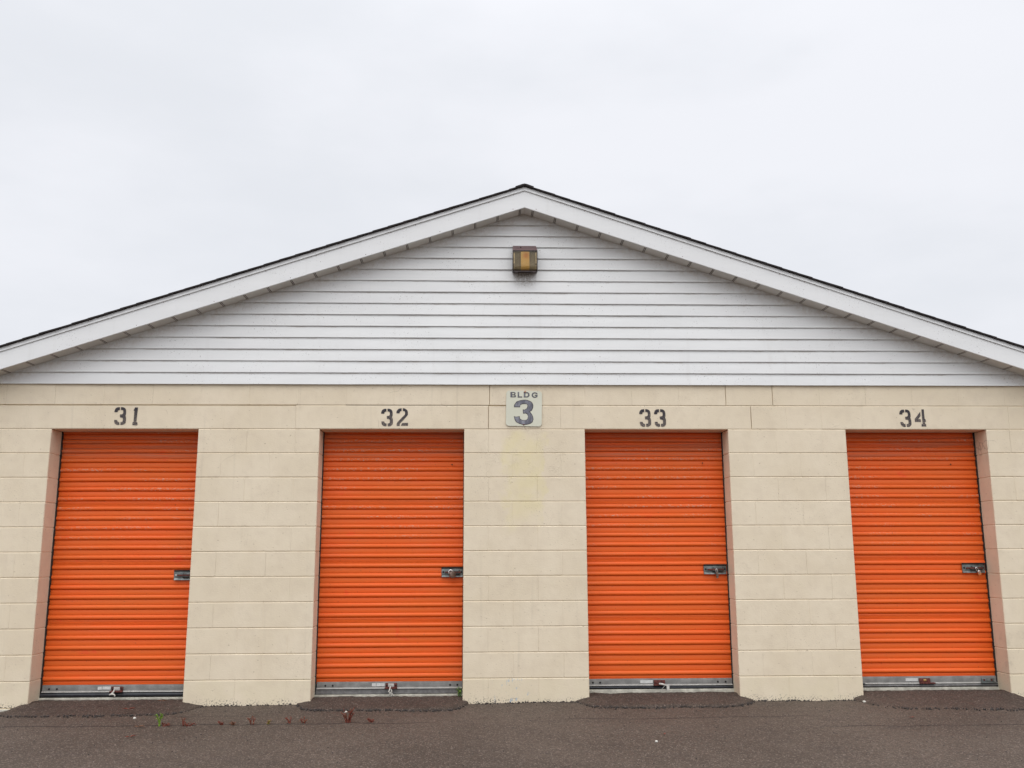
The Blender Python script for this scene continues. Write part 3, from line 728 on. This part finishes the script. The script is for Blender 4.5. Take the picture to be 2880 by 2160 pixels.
        bd.bm(bm, 0, Mx)
        bm = bmesh.new(); bmesh.ops.create_cube(bm, size=1); bmesh.ops.scale(bm, verts=bm.verts, vec=(.028, .018, .014)); bmesh.ops.bevel(bm, geom=bm.edges[:], offset=.003, segments=2, affect='EDGES')
        bd.bm(bm, 1, Mx @ Matrix.Translation((0, 0, -.020)))
        shackle(pxs + .008, lz - .016, .008, .0035, R(-26), .014); mt, sm = M_chrome, M_chrome
    bd.build('lock_body', [mt, M_orangelock], P, auto=40); sk.build('shackle', sm, P, auto=60)

# ------------------------------------------------------------------ building sign
SG = empty('building_sign', (.17, -.006, 2.413), 'square cream plate reading BLDG 3 between numbers 32 and 33', 'sign')
pl = MB(); bm = bmesh.new(); hw = .1525; r = .026; pts = []
for cx, cz, a0 in ((1, 1, 0), (-1, 1, 90), (-1, -1, 180), (1, -1, 270)):
    for k in range(7):
        an = R(a0 + 15 * k); pts.append((cx * (hw - r) + r * math.cos(an), cz * (hw - r) + r * math.sin(an)))
vsF = [bm.verts.new((x, -.0015, z)) for x, z in pts]; vsB = [bm.verts.new((x, .0015, z)) for x, z in pts]
bm.faces.new(vsF); bm.faces.new(vsB[::-1])
for k in range(len(pts)): bm.faces.new((vsF[k], vsB[k], vsB[(k + 1) % len(pts)], vsF[(k + 1) % len(pts)]))
tl = Matrix.Translation((.170, -.0085, 2.413)) @ Matrix.Rotation(R(1.2), 4, 'Y')
pl.bm(bm, 0, tl); pl.build('plate', M_sign, SG)
BIG3 = [[(-80, 44), (-80, 62), (-58, 92), (-42, 97), (-28, 104), (-16, 105), (-3, 108), (18, 107), (36, 104), (50, 100), (66, 92), (76, 80), (83, 64), (84, 50), (82, 37), (71, 14), (53, 4), (70, -13), (80, -38), (84, -63), (77, -85), (60, -98), (30, -107), (1, -108), (-34, -100), (-63, -85), (-75, -63), (-84, -33), (-61, -38), (-33, -33), (-29, -56), (-9, -67), (16, -67), (35, -58), (38, -38), (33, -18), (21, -11), (-1, -13), (-6, 7), (-6, 22), (11, 22), (26, 32), (36, 52), (31, 67), (16, 72), (-13, 69), (-26, 59), (-28, 44)]]
random.seed(4)
rag = [[(x + random.uniform(-1.6, 1.6), z + random.uniform(-1.6, 1.6)) for x, z in BIG3[0]]]
GB = [[(-24, 23), (10, 23), (19, 16), (20, 6), (12, 0), (22, -7), (24, -15), (17, -23), (-24, -23)], [(-9, 15), (-9, 4), (7, 4), (10, 10), (6, 15)], [(-9, -5), (-9, -15), (9, -15), (12, -10), (8, -5)]]
GL = [[(-19, 24), (-7, 24), (-7, -14), (19, -14), (19, -24), (-19, -24)]]
GD = [[(-23, 23), (10, 23), (24, 12), (25, -10), (9, -23), (-25, -23)], [(-10, 13), (-11, -13), (4, -13), (12, -5), (12, 7), (6, 13)]]
GG = [[(26, 9), (16, 8), (7, 14), (-4, 14), (-12, 7), (-13, -5), (-4, -14), (10, -13), (13, -6), (1, -6), (1, 2), (26, 3), (24, -16), (10, -23), (-7, -24), (-22, -14), (-26, 0), (-18, 17), (-4, 24), (13, 23), (23, 17)]]
def put(gl, cx, cz): return [[(x / 1000 + cx, z / 1000 + cz) for x, z in lp] for lp in gl]
YS = -.0112
big = fill2d('numeral', put(rag, .165, 2.380), M_letdark, SG, Vector((0, YS, 0)))
fill2d('numeral_face', put(BIG3, .165, 2.380), M_letgrey, big, Vector((0, YS - .0008, 0)), 0, -.0042)
wd = fill2d('lettering', put(GB, .079, 2.531) + put(GL, .136, 2.530) + put(GD, .193, 2.530) + put(GG, .261, 2.528), M_letdark, SG, Vector((0, YS, 0)))
fill2d('lettering_face', put([GB[0]] , .079, 2.531) + put(GB[1:], .079, 2.531) + put(GL, .136, 2.530) + put(GD, .193, 2.530) + put(GG, .261, 2.528), M_letgrey, wd, Vector((0, YS - .0008, 0)), 0, -.0028)
for sx_, sz_ in ((.1735, 2.551), (.1665, 2.272)):
    sc = MB(); sc.disc(sx_, -.0098, sz_, .0062, .004, 12); sc.build('screw', M_rust, SG, auto=40)

# ------------------------------------------------------------------ wall lamp
LX, LT, LB = .1815, 3.862, 3.592
LA = empty('wall_lamp', (LX, -.02, LB), 'brown box wall lamp with amber glass high on the white gable', 'wall lamp')
h = MB(); yb = -.014
ht, hf = .1010, .1075                                           # half widths at the back and at the front
def lam(half, y, z): return [(LX - half, y, z), (LX + half, y, z)]
a = lam(ht, yb, LT); b = lam(hf, -.130, 3.7815); c2 = lam(hf, -.131, 3.7745)
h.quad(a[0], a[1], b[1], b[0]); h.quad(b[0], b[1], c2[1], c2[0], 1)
# side cheeks with thickness
for sg in (-1, 1):
    xo, xi = LX + sg * hf, LX + sg * (hf - .009)
    xt, xti = LX + sg * ht, LX + sg * (ht - .009)
    pr = [(yb, LT), (-.130, 3.7745), (-.132, 3.62), (-.122, LB + .006), (-.11, LB), (yb, LB + .02)]
    o_ = [(xt if i in (0,) else xo, y, z) for i, (y, z) in enumerate(pr)]; i_ = [(xti if i in (0,) else xi, y, z) for i, (y, z) in enumerate(pr)]
    n = len(pr)
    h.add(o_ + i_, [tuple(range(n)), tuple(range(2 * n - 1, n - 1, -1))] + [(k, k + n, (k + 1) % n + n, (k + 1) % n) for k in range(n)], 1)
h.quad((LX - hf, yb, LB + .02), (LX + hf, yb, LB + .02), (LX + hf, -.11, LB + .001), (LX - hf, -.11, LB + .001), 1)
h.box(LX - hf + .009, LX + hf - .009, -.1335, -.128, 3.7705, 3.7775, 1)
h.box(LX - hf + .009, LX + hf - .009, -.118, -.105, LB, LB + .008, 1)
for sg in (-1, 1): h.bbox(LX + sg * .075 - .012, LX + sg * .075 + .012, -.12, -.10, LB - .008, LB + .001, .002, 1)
h.disc(LX - .035, -.075, 3.826, .006, .005, 10, 1)
h.build('housing', [M_bronze, M_bronzed], LA, auto=30)
ln = MB(); pr = [(-.1315, 3.770), (-.1315, 3.66)] + [(-.0915 - .040 * math.cos(R(12 * k)), 3.642 - .044 * math.sin(R(12 * k))) for k in range(0, 8)]
xs2 = [LX - hf + .010, LX + hf - .010]
for (y0, z0), (y1, z1) in zip(pr, pr[1:]): ln.quad((xs2[0], y0, z0), (xs2[1], y0, z0), (xs2[1], y1, z1), (xs2[0], y1, z1))
ln.build('lens', M_lens, LA, auto=40)
rf = MB()
def strip(mb, x0, x1, pr, mi=0):
    for (y0, z0), (y1, z1) in zip(pr, pr[1:]): mb.quad((x0, y0, z0), (x1, y0, z0), (x1, y1, z1), (x0, y1, z1), mi)
# the amber band sits close behind the glass
inner = [(-.1255, 3.772), (-.127, 3.70), (-.127, 3.655), (-.1195, 3.626), (-.100, 3.607)]
inner2 = [(-.110, 3.772), (-.098, 3.70), (-.098, 3.65), (-.103, 3.622), (-.100, 3.606)]
strip(rf, LX - .037, LX + .038, inner, 0)
rf.build('reflector_band', M_refl, LA, auto=40)
r2 = MB(); strip(r2, LX - hf + .0095, LX - .0365, inner2); strip(r2, LX + .0375, LX + hf - .0095, inner2)
r2.build('reflector', M_olive, LA, auto=40)
M_gask = m_flat('yellowed_gasket', (.55, .42, .22), .5)
for sg in (-1, 1):
    ed = MB()
    for (y0, z0), (y1, z1) in zip(pr[:5], pr[1:6]): ed.quad((LX + sg * (hf - .0095), y0 - .0006, z0 - .012), (LX + sg * (hf - .0155), y0 - .0006, z0 - .012), (LX + sg * (hf - .0155), y1 - .0006, z1 - .0), (LX + sg * (hf - .0095), y1 - .0006, z1 - .0))
    ed.build('lens_gasket', M_gask, LA)

# ------------------------------------------------------------------ weeds, leaves, pebbles, grit
M_green = m_flat('fresh_weed_green', (.20, .36, .02), .6, 0, .3, 60, .1)
M_dgreen = m_flat('weed_green', (.06, .13, .02), .6, 0, .4, 60, .1)
M_red = m_flat('dry_red_weed', (.17, .035, .018), .75, 0, .45, 90, .2)
M_brownl = m_flat('brown_dry_leaf', (.20, .085, .04), .75, 0, .4, 90, .2)
M_pebble = m_flat('white_pebble', (.62, .60, .54), .7, 0, .15, 60, .3)
M_grit = m_flat('dark_grit', (.05, .042, .038), .9, 0, .6, 120, .3)
def leaf(mb, base, d, L, w, mi=0, curl=.3):
    base = Vector(base); d = Vector(d).normalized(); s_ = d.cross(Vector((0, 0, 1)));
    if s_.length < .1: s_ = Vector((1, 0, 0))
    s_.normalize(); n_ = s_.cross(d)
    p = [base, base + d * L * .4 + s_ * w + n_ * L * .06, base + d * L + n_ * (-L * curl), base + d * L * .4 - s_ * w + n_ * L * .06, base + d * L * .45 - n_ * w * .3]
    mb.add(p, [(0, 1, 4), (1, 2, 4), (4, 2, 3), (0, 4, 3)], mi)
def weed(name, x, y, zz, hgt, spread, stems, mats, label, cat='weed', group='weeds in the asphalt crack', lay=0., seed=0):
    random.seed(seed); mb = MB(); z0 = gz(x, y) + zz
    for s_ in range(stems):
        an = random.uniform(0, 6.28); top = Vector((x + spread * math.cos(an) * random.uniform(.3, 1), y + .5 * spread * math.sin(an), z0 + hgt * random.uniform(.55, 1)))
        b0 = Vector((x + random.uniform(-.3, .3) * spread, y + random.uniform(-.15, .15) * spread, z0 - .003))
        mid = b0.lerp(top, .5) + Vector((random.uniform(-.1, .1) * spread, 0, hgt * .1))
        mb.tube([b0, mid, top], [.0032, .0026, .0014], 5, 0)
        for k in range(7 if seed != 1 else 16):
            t = random.uniform(.15, 1) if seed != 1 else random.uniform(.5, 1); p = b0.lerp(mid, t * 2) if t < .5 else mid.lerp(top, t * 2 - 1)
            leaf(mb, p, (random.uniform(-1, 1), random.uniform(-1, 1), random.uniform(-.1, .9)), random.uniform(.010, .02) * (1 + hgt * 3), random.uniform(.0025, .0048), random.randrange(len(mats)))
    return tag(mb.build(name, mats, None), label, cat, group)
CR = 'weeds in the asphalt crack'
weed('weed', -2.452, -.885, 0, .085, .022, 4, [M_green, M_green, M_dgreen], 'tall bright green weed sprouting before the door numbered 31', seed=1)
weed('weed', -2.415, -.89, 0, .018, .045, 5, [M_red], 'flat red-brown weed at the foot of the bright green sprout', seed=2)
weed('weed', -2.285, -.885, 0, .075, .04, 2, [M_red, M_brownl], 'red weed with one upright stalk, right of the green sprout', seed=3)
weed('weed', -2.25, -.885, 0, .028, .05, 5, [M_red, M_red], 'low red weed tuft beside the red stalk right of the green sprout', seed=4)
weed('weed', -2.02, -.86, 0, .022, .035, 5, [M_red], 'small dark red weed left of the orange-brown one before the pier', seed=5)
weed('weed', -1.945, -.86, 0, .022, .04, 5, [M_brownl, M_red], 'small orange-brown weed in the crack before the pier between 31 and 32', seed=6)
weed('weed', -1.81, -.85, 0, .065, .04, 5, [M_red, M_brownl], 'bushy red-brown weed left of the yellow-green one', seed=7)
weed('weed', -1.70, -.85, 0, .03, .025, 4, [m_flat('yellow_weed', (.30, .24, .05), .7), M_brownl], 'tiny yellow-green weed between red-brown weeds', seed=8)
weed('weed', -1.555, -.835, 0, .05, .035, 4, [M_red], 'red weed just right of the yellow-green one', seed=9)
weed('weed', -1.455, -.835, 0, .035, .035, 5, [M_red, M_brownl], 'low red weed before the left jamb of the door numbered 32', seed=10)
weed('weed', -1.135, -.835, 0, .10, .06, 12, [M_red, M_red, M_brownl], 'largest red weed with upright stalks before the door numbered 32', seed=11)
weed('weed', -.97, -.81, 0, .026, .045, 6, [M_red], 'flat dark red weed right of the largest red one', seed=12)
weed('weed', -.362, .10, .045, .075, .05, 7, [M_dgreen, M_green], 'dark green weed in the right corner of the doorway numbered 32', 'weed', 'weeds in doorways', seed=13)
def dry_leaf(x, y, dz, ang, L, mat, label, seed):
    random.seed(seed); mb = MB(); z = gz(x, y) + dz
    for k in range(3):
        a_ = R(ang) + random.uniform(-.5, .5) + (math.pi if k == 2 else 0)
        leaf(mb, (x, y, z + .004), (math.cos(a_), math.sin(a_), .22), L * random.uniform(.6, 1), L * .22, 0, .12)
    tag(mb.build('dry_leaf', mat, None), label, 'leaf', 'dry leaves on the asphalt')
dry_leaf(-2.85, -.40, .035, 10, .06, M_red, 'dark red dry leaf on the ramp of the door numbered 31, near its front edge', 20)
dry_leaf(-2.70, -.09, .05, 30, .045, M_brownl, 'brown dry leaf on the ramp of the door numbered 31, by its right pier', 21)
dry_leaf(-2.58, -.93, .004, 20, .05, M_brownl, 'orange-brown dry leaf left of the bright green sprout', 22)
dry_leaf(-2.50, -1.30, .004, 25, .05, M_red, 'red dry leaf on open asphalt in front of the green sprout', 23)
dry_leaf(2.93, -.86, .004, 25, .03, M_red, 'small red dry leaf on the asphalt left of the ramp under number 34', 24)
dry_leaf(1.02, -1.42, .004, 60, .03, M_red, 'small red dry leaf on open asphalt before the door numbered 33', 25)
def pebble(x, y, dz, r, label, seed):
    random.seed(seed); bm = bmesh.new(); bmesh.ops.create_icosphere(bm, subdivisions=2, radius=r)
    for v in bm.verts: v.co *= 1 + .35 * nz(v.co.x / r + seed, v.co.y / r, v.co.z / r, .9); v.co.z *= .7
    mb = MB(); mb.bm(bm, 0, Matrix.Translation((x, y, gz(x, y) + dz + r * .45)))
    tag(mb.build('pebble', M_pebble, None, smooth=True), label, 'pebble', 'pale pebbles on the asphalt')
pebble(-2.73, -.59, .0, .012, 'pale pebble in front of the ramp under number 31, left of the green sprout', 1)
pebble(-1.215, -.40, .0, .012, 'pale pebble at the front edge of the ramp under number 32', 2)
pebble(2.87, -.16, .004, .013, 'pale pebble at the left end of the ramp under number 34', 3)
pebble(.93, -1.62, .0, .010, 'pale pebble lying farthest forward on the open asphalt', 4)
random.seed(99)
gr = MB()
def crumb(x, y, z, r):
    bm = bmesh.new(); bmesh.ops.create_icosphere(bm, subdivisions=1, radius=r)
    for v in bm.verts: v.co *= random.uniform(.65, 1.25)
    gr.bm(bm, 0 if random.random() < 2 else 1, Matrix.Translation((x, y, z)))
for a_, b_ in piers:
    for _ in range(int((b_ - a_) * 75)):
        x = random.uniform(a_ - .03, b_ + .03); y = -abs(random.gauss(0, .025)) - .004
        crumb(x, y, gz(x, y) + .003, random.uniform(.003, .009))
for di, line, ztop, lip in RAMPS:
    for _ in range(170):
        x = random.uniform(line[0][0] + .03, line[-1][0] - .03); y = interp(line, x) + random.gauss(-.005, .02)
        if y < -.01: crumb(x, y, gz(x, y) + .006, random.uniform(.003, .009))
for _ in range(420):
    x = random.uniform(-4.4, 4.8); y = -random.random() ** 1.3 * 2.4 - .05; crumb(x, y, gz(x, y) + .001, random.uniform(.002, .0055))
tag(gr.build('gravel', M_grit, None), 'loose asphalt grit along the foot of the wall and ramp edges', 'gravel', None, 'stuff')

# ------------------------------------------------------------------ sky, sun, camera
SUN_EL, SUN_AZ = 58, 186                       # compass-like: behind and above the camera
w = bpy.data.worlds.new('World'); scene.world = w; w.use_nodes = True
n, l = w.node_tree.nodes, w.node_tree.links
bg = n['Background']; bg.inputs['Strength'].default_value = .1
sky = n.new('ShaderNodeTexSky'); sky.sky_type = 'NISHITA'; sky.sun_disc = False
sky.sun_elevation = R(SUN_EL); sky.sun_rotation = R(SUN_AZ); sky.dust_density = 3
tc = n.new('ShaderNodeTexCoord')
mp = n.new('ShaderNodeMapping'); mp.inputs['Scale'].default_value = (1.3, 1.3, 3.2); mp.inputs['Location'].default_value = (.35, .1, .2); l.new(tc.outputs['Generated'], mp.inputs[0])
no = n.new('ShaderNodeTexNoise'); no.inputs['Scale'].default_value = 2.2; no.inputs['Detail'].default_value = 5; no.inputs['Roughness'].default_value = .5; l.new(mp.outputs[0], no.inputs[0])
cr = n.new('ShaderNodeValToRGB'); cr.color_ramp.interpolation = 'EASE'
cr.color_ramp.elements[0].position = .30; cr.color_ramp.elements[0].color = (.845, .865, .91, 1)
cr.color_ramp.elements[1].position = .66; cr.color_ramp.elements[1].color = (.945, .955, 1, 1)
l.new(no.outputs[0], cr.inputs[0])
sp = n.new('ShaderNodeSeparateXYZ'); l.new(tc.outputs['Generated'], sp.inputs[0])
mr = n.new('ShaderNodeFloatCurve')                              # overcast: level near the horizon, brightest overhead
cv = mr.mapping.curves[0]; cv.points[0].location = (0, .47); cv.points[1].location = (1, 1)
for p_ in ((.25, .50), (.55, .545), (.75, .72)): cv.points.new(*p_)
mr.mapping.update(); l.new(sp.outputs[2], mr.inputs['Value'])
mr2 = n.new('ShaderNodeMath'); mr2.operation = 'MULTIPLY'; mr2.inputs[1].default_value = 15.0; l.new(mr.outputs[0], mr2.inputs[0])
br = n.new('ShaderNodeMapRange'); br.interpolation_type = 'SMOOTHSTEP'      # thinner, brighter cloud on the sun's side
br.inputs['From Min'].default_value = .1; br.inputs['From Max'].default_value = -.85; br.inputs['To Min'].default_value = 1; br.inputs['To Max'].default_value = 1.45
l.new(sp.outputs[1], br.inputs['Value'])
mr = n.new('ShaderNodeMath'); mr.operation = 'MULTIPLY'; l.new(mr2.outputs[0], mr.inputs[0]); l.new(br.outputs[0], mr.inputs[1])
cl = n.new('ShaderNodeVectorMath'); cl.operation = 'SCALE'; l.new(cr.outputs[0], cl.inputs[0]); l.new(mr.outputs[0], cl.inputs['Scale'])
mx = n.new('ShaderNodeMix'); mx.data_type = 'RGBA'; mx.inputs[0].default_value = .93
l.new(sky.outputs[0], mx.inputs[6]); l.new(cl.outputs[0], mx.inputs[7]); l.new(mx.outputs[2], bg.inputs['Color'])

sd = bpy.data.lights.new('sun', 'SUN'); sd.energy = .8; sd.angle = R(60); sd.color = (1, .97, .93)
so = bpy.data.objects.new('sun', sd); col.objects.link(so)
az = R(SUN_AZ)                                                # sky rotation 0 = +y
dirv = Vector((math.sin(az) * math.cos(R(SUN_EL)), math.cos(az) * math.cos(R(SUN_EL)), math.sin(R(SUN_EL))))
so.rotation_euler = dirv.to_track_quat('Z', 'Y').to_euler(); so.location = dirv * 30

cam = bpy.data.cameras.new('camera'); co = bpy.data.objects.new('camera', cam); col.objects.link(co)
cam.sensor_width = 36; cam.sensor_fit = 'HORIZONTAL'; cam.lens = 2606.56 / 2880 * 36; cam.clip_end = 2000; cam.clip_start = .05
pi_, ya, ro = R(10.43008969), R(1.82372919), R(-.19517594)
fw = Vector((math.sin(ya) * math.cos(pi_), math.cos(ya) * math.cos(pi_), math.sin(pi_)))
r0 = Vector((math.cos(ya), -math.sin(ya), 0)); u0 = r0.cross(fw)
Rv = r0 * math.cos(ro) + u0 * math.sin(ro); Uv = -r0 * math.sin(ro) + u0 * math.cos(ro)
Mc = Matrix((Rv, Uv, -fw)).transposed().to_4x4(); Mc.translation = Vector((-.17986527, -7.8074588, 1.18790233))
co.matrix_world = Mc
scene.camera = co
vs_ = scene.view_settings
scene.display_settings.display_device = 'sRGB'
vs_.view_transform = 'Standard'; vs_.look = 'None'; vs_.exposure = .37; vs_.gamma = 1; vs_.use_curve_mapping = False
